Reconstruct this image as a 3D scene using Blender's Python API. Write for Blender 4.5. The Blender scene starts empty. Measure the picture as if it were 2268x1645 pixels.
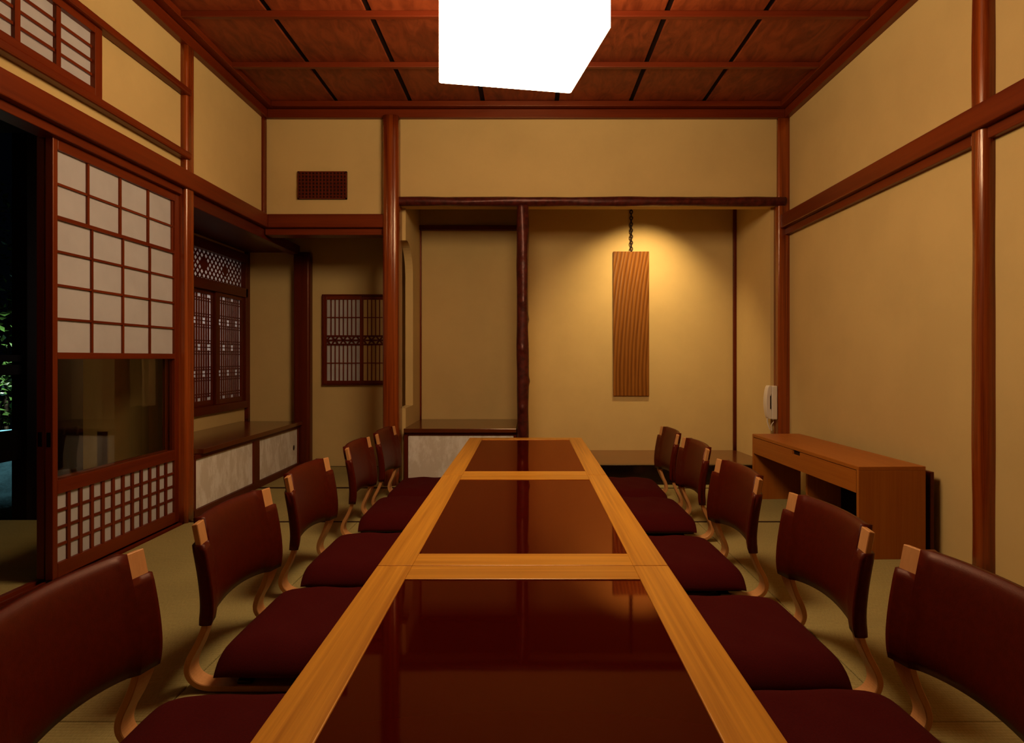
import bpy, bmesh, math, random
from mathutils import Vector, Matrix

random.seed(7)
scene = bpy.context.scene
COL = scene.collection
PI = math.pi

# ------------------------------------------------------------------ camera
FPX, CAM_H = 1400.0, 0.92
cam_d = bpy.data.cameras.new('camera')
cam = bpy.data.objects.new('camera', cam_d)
COL.objects.link(cam)
cam.location = (0, 0, CAM_H)
cam.rotation_euler = (PI / 2, 0, 0)
cam_d.sensor_fit = 'HORIZONTAL'
cam_d.sensor_width = 36.0
cam_d.lens = FPX / 2268 * 36.0
cam_d.shift_x = (1134 - 1168) / 2268
cam_d.shift_y = -(822.5 - 792) / 2268
cam_d.clip_start = 0.02
cam_d.clip_end = 60
scene.camera = cam

# ------------------------------------------------------------------ world, exposure
w = bpy.data.worlds.new('night'); scene.world = w
w.use_nodes = True
bg = w.node_tree.nodes['Background']
bg.inputs[0].default_value = (0.25, 0.45, 0.8, 1)
bg.inputs[1].default_value = 0.0012
vs = scene.view_settings
vs.view_transform = 'Standard'
try: vs.look = 'None'
except Exception: pass
vs.gamma = 1.0
vs.exposure = 0.0
vs.use_curve_mapping = False
LAMP_STRENGTH = 25.0
LAMP_COLOR = (1.0, 0.72, 0.43)
TOKO_SPOT_W = 92.0
GARDEN_W = 750.0

# added spot with no fixture, lighting the shrub outside the corridor
gl = bpy.data.lights.new('added_garden_spot', 'SPOT'); glo = bpy.data.objects.new('added_garden_spot', gl); COL.objects.link(glo)
gl.energy = GARDEN_W; gl.color = (0.86, 1.0, 0.82); gl.spot_size = math.radians(34); gl.spot_blend = 0.9; gl.shadow_soft_size = 0.05
glo.location = (-3.5, 3.9, 2.3)
glo.rotation_euler = (Vector((-4.05, 4.95, 0.62)) - Vector(glo.location)).to_track_quat('-Z', 'Y').to_euler()

# added fill spot with no fixture, backlighting the lattice window paper
wl = bpy.data.lights.new('added_window_backlight', 'SPOT'); wlo = bpy.data.objects.new('added_window_backlight', wl); COL.objects.link(wlo)
wl.energy = 30.0; wl.color = (0.95, 0.88, 0.84); wl.shadow_soft_size = 0.1; wl.spot_size = math.radians(150); wl.spot_blend = .5
wlo.location = (-2.90, 4.8, 1.25)
wlo.rotation_euler = (0, -PI / 2, 0)

# ------------------------------------------------------------------ materials
MATS = {}
def nodes_of(name):
    m = bpy.data.materials.new(name); m.use_nodes = True
    nt = m.node_tree
    return m, nt, nt.nodes, nt.links, nt.nodes['Principled BSDF']

def ramp(n, stops):
    r = n.new('ShaderNodeValToRGB')
    el = r.color_ramp.elements
    el[0].position, el[0].color = stops[0][0], (*stops[0][1], 1)
    el[1].position, el[1].color = stops[1][0], (*stops[1][1], 1)
    for p, c in stops[2:]:
        e = el.new(p); e.color = (*c, 1)
    return r

def wood(key, dark, light, axis=2, rough=0.4, spec=0.5, freq=42.0, along=1.6, bump=0.12, coat=0.0, streak=0.5, tint=None, dist=0.4, bd=0.004):
    k = (key, axis)
    if k in MATS: return MATS[k]
    m, nt, n, l, p = nodes_of('%s_grain_%s' % (key, 'xyz'[axis]))
    tc = n.new('ShaderNodeTexCoord'); mp = n.new('ShaderNodeMapping')
    l.new(tc.outputs['Object'], mp.inputs['Vector'])
    sc = [freq] * 3; sc[axis] = along
    mp.inputs['Scale'].default_value = sc
    nz = n.new('ShaderNodeTexNoise'); nz.inputs['Scale'].default_value = 1.0
    nz.inputs['Detail'].default_value = 5; nz.inputs['Roughness'].default_value = 0.6; nz.inputs['Distortion'].default_value = dist
    l.new(mp.outputs[0], nz.inputs['Vector'])
    mp2 = n.new('ShaderNodeMapping'); sc2 = [freq * 0.12] * 3; sc2[axis] = along * 0.5
    mp2.inputs['Scale'].default_value = sc2
    l.new(tc.outputs['Object'], mp2.inputs['Vector'])
    nz2 = n.new('ShaderNodeTexNoise'); nz2.inputs['Scale'].default_value = 1.0; nz2.inputs['Detail'].default_value = 2
    l.new(mp2.outputs[0], nz2.inputs['Vector'])
    mx = n.new('ShaderNodeMath'); mx.operation = 'MULTIPLY_ADD'
    l.new(nz.outputs[0], mx.inputs[0]); mx.inputs[1].default_value = streak
    sub = n.new('ShaderNodeMath'); sub.operation = 'MULTIPLY'; l.new(nz2.outputs[0], sub.inputs[0]); sub.inputs[1].default_value = 1 - streak
    l.new(sub.outputs[0], mx.inputs[2])
    r = ramp(n, [(0.34, dark), (0.64, light)])
    l.new(mx.outputs[0], r.inputs[0]); l.new(r.outputs[0], p.inputs['Base Color'])
    p.inputs['Roughness'].default_value = rough
    p.inputs['Specular IOR Level'].default_value = spec
    if tint: p.inputs['Specular Tint'].default_value = (*tint, 1)
    if coat:
        p.inputs['Coat Weight'].default_value = coat; p.inputs['Coat Roughness'].default_value = 0.2
    b = n.new('ShaderNodeBump'); b.inputs['Strength'].default_value = bump; b.inputs['Distance'].default_value = bd
    l.new(nz.outputs[0], b.inputs['Height']); l.new(b.outputs[0], p.inputs['Normal'])
    MATS[k] = m
    return m

def plain(key, color, rough=0.7, spec=0.4, noise=0.0, nscale=8.0, bump=0.0, bscale=200.0, metal=0.0, tint=None, color2=None, sheen=0.0):
    if key in MATS: return MATS[key]
    m, nt, n, l, p = nodes_of(key)
    p.inputs['Base Color'].default_value = (*color, 1)
    p.inputs['Roughness'].default_value = rough
    p.inputs['Specular IOR Level'].default_value = spec
    p.inputs['Metallic'].default_value = metal
    if tint: p.inputs['Specular Tint'].default_value = (*tint, 1)
    if sheen:
        p.inputs['Sheen Weight'].default_value = sheen; p.inputs['Sheen Tint'].default_value = (*color, 1)
    tc = n.new('ShaderNodeTexCoord')
    if noise or color2:
        nz = n.new('ShaderNodeTexNoise'); nz.inputs['Scale'].default_value = nscale; nz.inputs['Detail'].default_value = 6
        nz.inputs['Roughness'].default_value = 0.65
        l.new(tc.outputs['Object'], nz.inputs['Vector'])
        c2 = color2 or tuple(c * (1 - noise) for c in color)
        r = ramp(n, [(0.38, c2), (0.62, color)])
        l.new(nz.outputs[0], r.inputs[0]); l.new(r.outputs[0], p.inputs['Base Color'])
    if bump:
        nb = n.new('ShaderNodeTexNoise'); nb.inputs['Scale'].default_value = bscale; nb.inputs['Detail'].default_value = 4
        l.new(tc.outputs['Object'], nb.inputs['Vector'])
        b = n.new('ShaderNodeBump'); b.inputs['Strength'].default_value = bump; b.inputs['Distance'].default_value = 0.003
        l.new(nb.outputs[0], b.inputs['Height']); l.new(b.outputs[0], p.inputs['Normal'])
    MATS[key] = m
    return m

def red(axis):   return wood('red_cedar', (0.082, 0.0075, 0.0009), (0.155, 0.021, 0.0024), axis, rough=0.38, freq=40, bump=0.08, tint=(1, .62, .4))
def redd(axis):  return wood('dark_red_cedar', (0.055, 0.0045, 0.0009), (0.105, 0.011, 0.0018), axis, rough=0.4, freq=40, bump=0.08, tint=(1, .6, .4))
def post_m(axis=2): return wood('polished_cedar', (0.085, 0.008, 0.001), (0.29, 0.055, 0.006), axis, rough=0.22, freq=36, along=0.8, streak=0.8, bump=0.6, coat=0.6, tint=(1, .7, .45), bd=0.012)
def ceil_m(axis): return wood('ceiling_cedar', (0.085, 0.0110, 0.0028), (0.25, 0.047, 0.012), axis, rough=0.5, freq=13, along=4.0, bump=0.1, streak=0.7, dist=1.6, tint=(1, .6, .4))
def sao_m(axis): return wood('batten_cedar', (0.10, 0.012, 0.003), (0.145, 0.021, 0.0048), axis, rough=0.36, freq=40, bump=0.06, tint=(1, .65, .45))
def oak(axis):   return wood('table_oak', (0.38, 0.140, 0.0095), (0.66, 0.290, 0.027), axis, rough=0.33, freq=75, along=1.2, bump=0.15, streak=0.7, tint=(1, .7, .4))
def desk_m(axis): return wood('desk_oak', (0.31, 0.083, 0.0085), (0.39, 0.122, 0.014), axis, rough=0.42, freq=110, along=2.0, bump=0.08, streak=0.6, tint=(1, .7, .45))
def beech(axis): return wood('beech', (0.46, 0.20, 0.065), (0.57, 0.27, 0.098), axis, rough=0.4, freq=120, along=4, bump=0.04, tint=(1, .75, .5))
def shelf_m(axis): return wood('shelf_lacquer', (0.07, 0.014, 0.003), (0.12, 0.027, 0.005), axis, rough=0.18, freq=25, along=1.0, bump=0.03, coat=0.3, tint=(1, .75, .5))

plaster = plain('khaki_plaster', (0.57, 0.402, 0.158), 0.88, 0.15, noise=0.07, nscale=2.2, bump=0.08, bscale=420)
paper = None
def make_paper():
    m, nt, n, l, p = nodes_of('shoji_paper')
    tc = n.new('ShaderNodeTexCoord')
    nz = n.new('ShaderNodeTexNoise'); nz.inputs['Scale'].default_value = 9; nz.inputs['Detail'].default_value = 6
    l.new(tc.outputs['Object'], nz.inputs['Vector'])
    r = ramp(n, [(0.3, (0.61, 0.58, 0.57)), (0.7, (0.67, 0.64, 0.63))])
    l.new(nz.outputs[0], r.inputs[0])
    l.new(r.outputs[0], p.inputs['Base Color'])
    p.inputs['Roughness'].default_value = 0.9; p.inputs['Specular IOR Level'].default_value = 0.1
    tr = n.new('ShaderNodeBsdfTranslucent'); l.new(r.outputs[0], tr.inputs[0])
    mix = n.new('ShaderNodeMixShader'); mix.inputs[0].default_value = 0.4
    l.new(p.outputs[0], mix.inputs[1]); l.new(tr.outputs[0], mix.inputs[2])
    l.new(mix.outputs[0], n['Material Output'].inputs[0])
    return m
paper = make_paper()
def make_fusuma():
    m, nt, n, l, p = nodes_of('printed_sliding_door_paper')
    tc = n.new('ShaderNodeTexCoord')
    nz = n.new('ShaderNodeTexNoise'); nz.inputs['Scale'].default_value = 10; nz.inputs['Detail'].default_value = 8; nz.inputs['Roughness'].default_value = .7
    mp = n.new('ShaderNodeMapping'); mp.inputs['Scale'].default_value = (1, 1, .45)
    l.new(tc.outputs['Object'], mp.inputs[0]); l.new(mp.outputs[0], nz.inputs['Vector'])
    r = ramp(n, [(0.46, (0.60, 0.53, 0.44)), (0.58, (0.74, 0.69, 0.62))])
    l.new(nz.outputs[0], r.inputs[0]); l.new(r.outputs[0], p.inputs['Base Color'])
    p.inputs['Roughness'].default_value = 0.75; p.inputs['Specular IOR Level'].default_value = 0.2
    return m
fusuma = make_fusuma()
def make_glass():
    m, nt, n, l, p = nodes_of('clear_glass')
    n.remove(p)
    t = n.new('ShaderNodeBsdfTransparent'); t.inputs[0].default_value = (0.93, 0.93, 0.90, 1)
    g = n.new('ShaderNodeBsdfGlossy'); g.inputs['Roughness'].default_value = 0.02
    f = n.new('ShaderNodeFresnel'); f.inputs[0].default_value = 1.45
    mx = n.new('ShaderNodeMixShader')
    ge = n.new('ShaderNodeNewGeometry')
    inv = n.new('ShaderNodeMath'); inv.operation = 'SUBTRACT'; inv.inputs[0].default_value = 1.9; l.new(ge.outputs['Backfacing'], inv.inputs[1])
    front = n.new('ShaderNodeMath'); front.operation = 'GREATER_THAN'; l.new(inv.outputs[0], front.inputs[0]); front.inputs[1].default_value = 1.0
    two = n.new('ShaderNodeMath'); two.operation = 'MULTIPLY'; l.new(f.outputs[0], two.inputs[0]); l.new(front.outputs[0], two.inputs[1])
    two2 = n.new('ShaderNodeMath'); two2.operation = 'MULTIPLY'; l.new(two.outputs[0], two2.inputs[0]); two2.inputs[1].default_value = 1.85
    l.new(two2.outputs[0], mx.inputs[0]); l.new(t.outputs[0], mx.inputs[1]); l.new(g.outputs[0], mx.inputs[2])
    l.new(mx.outputs[0], n['Material Output'].inputs[0])
    return m
glass = make_glass()
def make_lacquer():
    m, nt, n, l, p = nodes_of('red_black_lacquer')
    n.remove(p)
    d = n.new('ShaderNodeBsdfDiffuse'); d.inputs[0].default_value = (0.040, 0.0016, 0.0010, 1)
    g = n.new('ShaderNodeBsdfGlossy'); g.inputs[0].default_value = (1.0, 0.48, 0.26, 1); g.inputs['Roughness'].default_value = 0.04
    f = n.new('ShaderNodeFresnel'); f.inputs[0].default_value = 1.36
    mx = n.new('ShaderNodeMixShader')
    l.new(f.outputs[0], mx.inputs[0]); l.new(d.outputs[0], mx.inputs[1]); l.new(g.outputs[0], mx.inputs[2])
    l.new(mx.outputs[0], n['Material Output'].inputs[0])
    return m
lacq = make_lacquer()
black = plain('black_lacquer', (0.006, 0.003, 0.002), 0.15, 0.5, tint=(1, .7, .5))
backing_wood = plain('dark_backing_wood', (0.012, 0.004, 0.002), 0.8, 0.1)  # near-black wood for floor base, ceiling backing and joints
leather = plain('oxblood_leather', (0.074, 0.0055, 0.0010), 0.42, 0.25, noise=0.2, nscale=60, bump=0.10, bscale=350, tint=(1, .55, .4))
cushion_m = plain('maroon_wool', (0.062, 0.0022, 0.0018), 0.95, 0.1, noise=0.25, nscale=240, bump=0.4, bscale=700, sheen=0.25)
phone_m = plain('ivory_plastic', (0.66, 0.58, 0.48), 0.35, 0.5)
dark_hole = plain('dark_gap', (0.02, 0.008, 0.004), 0.9, 0.1)
iron = plain('dark_iron', (0.02, 0.008, 0.005), 0.45, 0.5, metal=0.6)
bark = plain('dark_bark', (0.075, 0.010, 0.006), 0.4, 0.5, noise=0.65, nscale=26, bump=0.9, bscale=34, tint=(1, .6, .55))
leaf_m = plain('glossy_leaf', (0.06, 0.14, 0.03), 0.3, 0.6, noise=0.5, nscale=12)
stem_m = plain('garden_stem', (0.05, 0.035, 0.02), 0.8)
blue_glint_m = plain('blue_glint', (0.12, 0.30, 0.42), 0.5, 0.4, noise=0.4, nscale=14, bump=0.4, bscale=40)  # blue put into the colour in place of water and sky reflections
earth = plain('garden_earth', (0.03, 0.03, 0.02), 0.95, 0.1, noise=0.4, nscale=6)
heri_m = plain('tatami_border_cloth', (0.035, 0.016, 0.008), 0.9, 0.1)
outer_wood = plain('weathered_dark_wood', (0.012, 0.004, 0.002), 0.7, 0.1, noise=0.3, nscale=12)
def make_tatami(axis):
    m, nt, n, l, p = nodes_of('tatami_rush_%s' % 'xy'[axis])
    tc = n.new('ShaderNodeTexCoord')
    mp = n.new('ShaderNodeMapping'); s = [420.0, 420.0, 1]; s[axis] = 60.0; mp.inputs['Scale'].default_value = s
    l.new(tc.outputs['Object'], mp.inputs[0])
    nz = n.new('ShaderNodeTexNoise'); nz.inputs['Scale'].default_value = 1; nz.inputs['Detail'].default_value = 2
    l.new(mp.outputs[0], nz.inputs['Vector'])
    r = ramp(n, [(0.3, (0.29, 0.225, 0.078)), (0.7, (0.40, 0.315, 0.112))])
    l.new(nz.outputs[0], r.inputs[0])
    nz2 = n.new('ShaderNodeTexNoise'); nz2.inputs['Scale'].default_value = 3; l.new(tc.outputs['Object'], nz2.inputs['Vector'])
    mx = n.new('ShaderNodeMixRGB'); mx.blend_type = 'MULTIPLY'; mx.inputs[0].default_value = 0.35
    l.new(r.outputs[0], mx.inputs[1]); l.new(nz2.outputs[0], mx.inputs[2])
    l.new(mx.outputs[0], p.inputs['Base Color'])
    p.inputs['Roughness'].default_value = 0.8; p.inputs['Specular IOR Level'].default_value = 0.2
    wv = n.new('ShaderNodeTexWave'); wv.wave_type = 'BANDS'; wv.bands_direction = 'XY'[axis]; wv.inputs['Scale'].default_value = 26.0
    wv.inputs['Distortion'].default_value = 0.6
    l.new(tc.outputs['Object'], wv.inputs['Vector'])
    b = n.new('ShaderNodeBump'); b.inputs['Strength'].default_value = 0.35; b.inputs['Distance'].default_value = 0.003
    l.new(wv.outputs[1], b.inputs['Height'])
    b2 = n.new('ShaderNodeBump'); b2.inputs['Strength'].default_value = 0.5; b2.inputs['Distance'].default_value = 0.002
    l.new(nz.outputs[0], b2.inputs['Height']); l.new(b.outputs[0], b2.inputs['Normal'])
    l.new(b2.outputs[0], p.inputs['Normal'])
    return m
tatami_x, tatami_y = make_tatami(0), make_tatami(1)
def make_slab():
    m, nt, n, l, p = nodes_of('figured_slab_wood')
    tc = n.new('ShaderNodeTexCoord')
    mp = n.new('ShaderNodeMapping'); mp.inputs['Scale'].default_value = (1, 1, 1)
    l.new(tc.outputs['Object'], mp.inputs[0])
    sx = n.new('ShaderNodeSeparateXYZ'); l.new(mp.outputs[0], sx.inputs[0])
    # growth rings that lean to the right towards the top
    q = n.new('ShaderNodeMath'); q.operation = 'MULTIPLY'; l.new(sx.outputs[2], q.inputs[0]); l.new(sx.outputs[2], q.inputs[1])
    a = n.new('ShaderNodeMath'); a.operation = 'MULTIPLY_ADD'; l.new(q.outputs[0], a.inputs[0]); a.inputs[1].default_value = -0.085; l.new(sx.outputs[0], a.inputs[2])
    a2 = n.new('ShaderNodeMath'); a2.operation = 'MULTIPLY_ADD'; l.new(sx.outputs[2], a2.inputs[0]); a2.inputs[1].default_value = 0.012; l.new(a.outputs[0], a2.inputs[2])
    cb = n.new('ShaderNodeCombineXYZ'); l.new(a2.outputs[0], cb.inputs[0])
    zz = n.new('ShaderNodeMath'); zz.operation = 'MULTIPLY'; l.new(sx.outputs[2], zz.inputs[0]); zz.inputs[1].default_value = 0.10; l.new(zz.outputs[0], cb.inputs[2])
    wv = n.new('ShaderNodeTexWave'); wv.wave_type = 'BANDS'; wv.bands_direction = 'X'; wv.inputs['Scale'].default_value = 10
    wv.inputs['Distortion'].default_value = 2.4; wv.inputs['Detail'].default_value = 4; wv.inputs['Detail Scale'].default_value = 2.5
    l.new(cb.outputs[0], wv.inputs['Vector'])
    r = ramp(n, [(0.15, (0.105, 0.028, 0.0035)), (0.85, (0.25, 0.090, 0.014))])
    l.new(r.outputs[0], p.inputs['Base Color'])
    p.inputs['Roughness'].default_value = 0.32; p.inputs['Specular Tint'].default_value = (1, .75, .4, 1)
    nm = n.new('ShaderNodeMapping'); nm.inputs['Scale'].default_value = (90, 90, 5); l.new(tc.outputs['Object'], nm.inputs[0])
    nz = n.new('ShaderNodeTexNoise'); nz.inputs['Scale'].default_value = 1; nz.inputs['Detail'].default_value = 4; l.new(nm.outputs[0], nz.inputs['Vector'])
    ad = n.new('ShaderNodeMath'); ad.operation = 'MULTIPLY_ADD'; l.new(nz.outputs[0], ad.inputs[0]); ad.inputs[1].default_value = 0.9; l.new(wv.outputs[1], ad.inputs[2])
    hv = n.new('ShaderNodeMath'); hv.operation = 'MULTIPLY'; l.new(ad.outputs[0], hv.inputs[0]); hv.inputs[1].default_value = 0.55; l.new(hv.outputs[0], r.inputs[0])
    b = n.new('ShaderNodeBump'); b.inputs['Strength'].default_value = 0.3; b.inputs['Distance'].default_value = 0.006
    l.new(ad.outputs[0], b.inputs['Height']); l.new(b.outputs[0], p.inputs['Normal'])
    return m
slab_m = make_slab()
def make_emit(name, color, strength):
    m, nt, n, l, p = nodes_of(name)
    n.remove(p)
    e = n.new('ShaderNodeEmission'); e.inputs[0].default_value = (*color, 1); e.inputs[1].default_value = strength
    l.new(e.outputs[0], n['Material Output'].inputs[0])
    return m
lamp_m = make_emit('lit_paper_shade', LAMP_COLOR, LAMP_STRENGTH)

# ------------------------------------------------------------------ mesh helpers
class G:
    def __init__(s): s.v, s.f = [], []
    def box(s, x0, x1, y0, y1, z0, z1):
        b = len(s.v)
        s.v += [(x, y, z) for z in (z0, z1) for y in (y0, y1) for x in (x0, x1)]
        s.f += [tuple(b + i for i in q) for q in ((0, 2, 3, 1), (4, 5, 7, 6), (0, 1, 5, 4), (2, 6, 7, 3), (0, 4, 6, 2), (1, 3, 7, 5))]
        return s
    def prism(s, poly, axis, a0, a1):
        # poly: 2-D outline in the other two axes (order: next axes cyclic without 'axis', kept ascending)
        b = len(s.v); n = len(poly)
        for a in (a0, a1):
            for (p, q) in poly:
                s.v.append((a, p, q) if axis == 0 else (p, a, q) if axis == 1 else (p, q, a))
        s.f.append(tuple(b + i for i in range(n))); s.f.append(tuple(b + n + i for i in reversed(range(n))))
        for i in range(n):
            j = (i + 1) % n
            s.f.append((b + i, b + n + i, b + n + j, b + j))
        return s
    def loft(s, rings, closed=True, caps=True):
        b = len(s.v); n = len(rings[0])
        for r in rings: s.v += [tuple(p) for p in r]
        for k in range(len(rings) - 1):
            for i in range(n if closed else n - 1):
                j = (i + 1) % n
                s.f.append((b + k * n + i, b + k * n + j, b + (k + 1) * n + j, b + (k + 1) * n + i))
        if caps:
            s.f.append(tuple(b + i for i in reversed(range(n))))
            s.f.append(tuple(b + (len(rings) - 1) * n + i for i in range(n)))
        return s
    def tube(s, pts, r, seg=8):
        pts = [Vector(p) for p in pts]; rings = []
        for i, p in enumerate(pts):
            t = (pts[min(i + 1, len(pts) - 1)] - pts[max(i - 1, 0)]).normalized()
            u = t.orthogonal().normalized() if i == 0 else (u - t * u.dot(t)).normalized()
            vv = t.cross(u)
            rr = r[i] if isinstance(r, (list, tuple)) else r
            rings.append([p + (u * math.cos(2 * PI * k / seg) + vv * math.sin(2 * PI * k / seg)) * rr for k in range(seg)])
        return s.loft(rings)
    def mesh(s, name, bevel=0.0, seg=2, smooth=False):
        me = bpy.data.meshes.new(name)
        me.from_pydata(s.v, [], s.f)
        bm = bmesh.new(); bm.from_mesh(me)
        bmesh.ops.recalc_face_normals(bm, faces=bm.faces)
        if bevel:
            es = [e for e in bm.edges if len(e.link_faces) == 2 and e.calc_face_angle(0) > 0.6]
            bmesh.ops.bevel(bm, geom=es, offset=bevel, segments=seg, profile=0.5, affect='EDGES', clamp_overlap=True)
        bm.to_mesh(me); bm.free()
        if smooth:
            for p in me.polygons: p.use_smooth = True
        return me

def obj(name, mesh, mat, parent=None):
    if isinstance(mesh, G): mesh = mesh.mesh(name)
    o = bpy.data.objects.new(name, mesh)
    if mat is not None and len(mesh.materials) == 0: mesh.materials.append(mat)
    COL.objects.link(o)
    if parent is not None: o.parent = parent
    return o
def tag(o, label, cat, group=None, kind=None):
    o['label'] = label; o['category'] = cat
    if group: o['group'] = group
    if kind: o['kind'] = kind
    return o
def thing(name, label, cat, loc=(0, 0, 0), rz=0.0, group=None, kind=None):
    o = bpy.data.objects.new(name, None); COL.objects.link(o)
    o.location = loc; o.rotation_euler = (0, 0, rz); o.empty_display_size = 0.1
    return tag(o, label, cat, group, kind)
def box(x0, x1, y0, y1, z0, z1): return G().box(x0, x1, y0, y1, z0, z1)
def ax(x0, x1, y0, y1, z0, z1):
    d = (x1 - x0, y1 - y0, z1 - z0); return d.index(max(d))
def bar(name, matf, x0, x1, y0, y1, z0, z1, parent=None, bevel=0.0):
    return obj(name, box(x0, x1, y0, y1, z0, z1).mesh(name, bevel), matf(ax(x0, x1, y0, y1, z0, z1)), parent)
TRIM = [0]
def trim(matf, label, cat, x0, x1, y0, y1, z0, z1, bevel=0.003):
    TRIM[0] += 1
    o = bar('trim_%d' % TRIM[0], matf, x0, x1, y0, y1, z0, z1, None, bevel)
    return tag(o, label, cat, kind='structure')
def rrect(x0, x1, y0, y1, r, seg=5):
    pts = []
    for cx, cy, a0 in ((x1 - r, y1 - r, 0), (x0 + r, y1 - r, 90), (x0 + r, y0 + r, 180), (x1 - r, y0 + r, 270)):
        for k in range(seg + 1):
            a = math.radians(a0 + 90 * k / seg); pts.append((cx + r * math.cos(a), cy + r * math.sin(a)))
    return pts
def round_post(label, x0, x1, y0, y1, z0, z1, r, mat=None, wob=0.0):
    TRIM[0] += 1
    rings = []
    n = 24
    rs = random.Random(TRIM[0])
    ph = rs.random() * 6
    for k in range(n + 1):
        z = z0 + (z1 - z0) * k / n
        d = wob * (math.sin(z * 5 + ph) + 0.6 * math.sin(z * 11.3 + ph * 2))
        rings.append([(p, q, z) for p, q in rrect(x0 - d, x1 + d * .7, y0 - d, y1 + d, r)])
    me = G().loft(rings).mesh('trim', smooth=False)
    for p in me.polygons:
        if len(p.vertices) == 4: p.use_smooth = True
    o = obj('trim_%d' % TRIM[0], me, mat or post_m(2))
    return tag(o, label, 'pillar', kind='structure')
def copy_tree(o, parent=None):
    c = o.copy(); COL.objects.link(c); c.parent = parent
    for ch in list(o.children): copy_tree(ch, c)
    return c

# ------------------------------------------------------------------ setting: main dimensions (metres; y is depth, z is up)
XL, XR, YB, YF = -1.925, 1.905, 4.62, -1.6
ZC = 2.765            # ceiling boards
NZ0, NZ1 = 1.86, 1.958  # wall rail (nageshi)
TB = 5.34             # back of the alcoves

# floor ------------------------------------------------------------
floor = obj('floor', box(-1.98, 1.95, YF, 5.42, -0.08, -0.012), backing_wood)
tag(floor, 'tatami floor of the banquet room', 'floor', kind='structure')
def mat_piece(x0, x1, y0, y1, along, heri=True, z=-0.012):
    g = 0.0015
    m = obj('tatami_mat', box(x0 + g, x1 - g, y0 + g, y1 - g, z, 0.0).mesh('tatami_mat', 0.002, 1), tatami_x if along == 0 else tatami_y, floor)
    if heri:
        hw = 0.022
        if along == 0:
            for a, b in ((y0 + g, y0 + hw), (y1 - hw, y1 - g)):
                obj('cloth_border', box(x0 + g, x1 - g, a, b, 0.0, 0.0012), heri_m, m)
    return m
for i in range(2):
    mat_piece(-1.905 + 1.905 * i, 1.905 * i, 3.535, 4.47, 0)
for i in range(4):
    for (a, b) in ((1.60, 3.535), (-0.335, 1.60), (-1.6, -0.335)):
        mat_piece(-1.905 + .9525 * i, -1.905 + .9525 * (i + 1), a, b, 1, False)
mat_piece(-1.905, -0.93, 4.47, TB + 0.02, 0)
mat_piece(-0.93, 1.90, 4.47, 4.60, 0, False)

# ceiling ----------------------------------------------------------
ceiling = obj('ceiling', box(-2.0, 2.0, YF, YB + .1, ZC + 0.022, ZC + 0.08), backing_wood)
tag(ceiling, 'dark red cedar board ceiling with thin battens', 'ceiling', kind='structure')
jx = [-1.98, -1.376, -0.845, -0.322, 0.212, 0.746, 1.272, 1.97]
for i in range(len(jx) - 1):
    obj('ceiling_board', box(jx[i] + .016, jx[i + 1] - .016, YF, YB + .05, ZC, ZC + .02).mesh('b', .002, 1), ceil_m(1), ceiling)
    if i: obj('joint_strip', box(jx[i] - .018, jx[i] + .018, YF, YB + .05, ZC + .012, ZC + .021), backing_wood, ceiling)
yb = 3.955
while yb > YF:
    obj('batten', box(XL, XR, yb - .016, yb + .016, ZC - .034, ZC).mesh('b', .004, 2), sao_m(0), ceiling)
    yb -= 0.583

# walls ------------------------------------------------------------
def wall(name, label, mesh, mat=plaster):
    return tag(obj(name, mesh, mat), label, 'wall', kind='structure')
wall('wall_right', 'khaki plaster wall behind the oak desk', box(XR, XR + .06, YF, YB + .06, -.02, ZC + .05))
wall('wall_front', 'khaki plaster wall facing the alcoves', box(-2.0, 2.0, YF - .06, YF, -.02, ZC + .05))
g = G().box(XL - .06, XL, YF, YB, NZ0 - .03, ZC + .05).box(XL - .06, XL, YF, 0.62, -.02, NZ0)
wall('wall_left', 'khaki plaster wall above the paper screen doors', g)
g = G().box(XL - .06, -1.02, YB, YB + .10, NZ0 - .02, ZC + .05).box(-.98, XR, YB, YB + .12, 2.032, ZC + .05)
wall('wall_back', 'khaki plaster wall above the alcove openings', g)
wall('wall_toko_back', 'spot-lit plaster wall behind the hanging wood slab', box(-0.96, 1.86, TB, TB + .06, -.02, 2.5))
# right cheek of the alcove, a little splayed
g = G().prism([(1.757, TB + .03), (1.80, YB + .06), (1.86, YB + .06), (1.86, TB + .03)], 2, -.02, 2.5)
wall('wall_toko_right', 'narrow plaster cheek wall beside the wall telephone', g)
wall('wall_toko_divider', 'thin plaster wall between shelf alcove and slab alcove', box(-.055, -.015, 4.66, TB, -.02, 2.5))
# left cheek with the arched opening
AXC, AHW, AZ0, AZT = 4.76, 0.24, 0.545, 1.80
zspring = AZT - AHW
a0 = math.acos((4.70 - AXC) / AHW)
prof = [(4.70, -.02), (TB + .02, -.02), (TB + .02, 2.5), (4.70, 2.5)] + [(AXC + AHW * math.cos(a0 * (1 - k / 14)), zspring + AHW * math.sin(a0 * (1 - k / 14))) for k in range(15)] + [(AXC + AHW, AZ0), (4.70, AZ0)]
me = bpy.data.meshes.new('arch_wall')
bm = bmesh.new()
lo = [bm.verts.new((-.965, p, q)) for p, q in prof]; hi = [bm.verts.new((-.905, p, q)) for p, q in prof]
for k in range(len(prof)):
    j = (k + 1) % len(prof); bm.faces.new([lo[k], lo[j], hi[j], hi[k]])
caps = [bm.faces.new(lo), bm.faces.new(list(reversed(hi)))]
bm.normal_update()
bmesh.ops.triangulate(bm, faces=caps)
bmesh.ops.recalc_face_normals(bm, faces=bm.faces)
bm.to_mesh(me); bm.free()
wall('wall_toko_left', 'plaster cheek wall with a tall arched opening', me)
wall('wall_recess_back', 'dim plaster wall around the small lattice window', box(-1.98, -0.96, TB + .02, TB + .08, -.02, 2.3))
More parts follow.
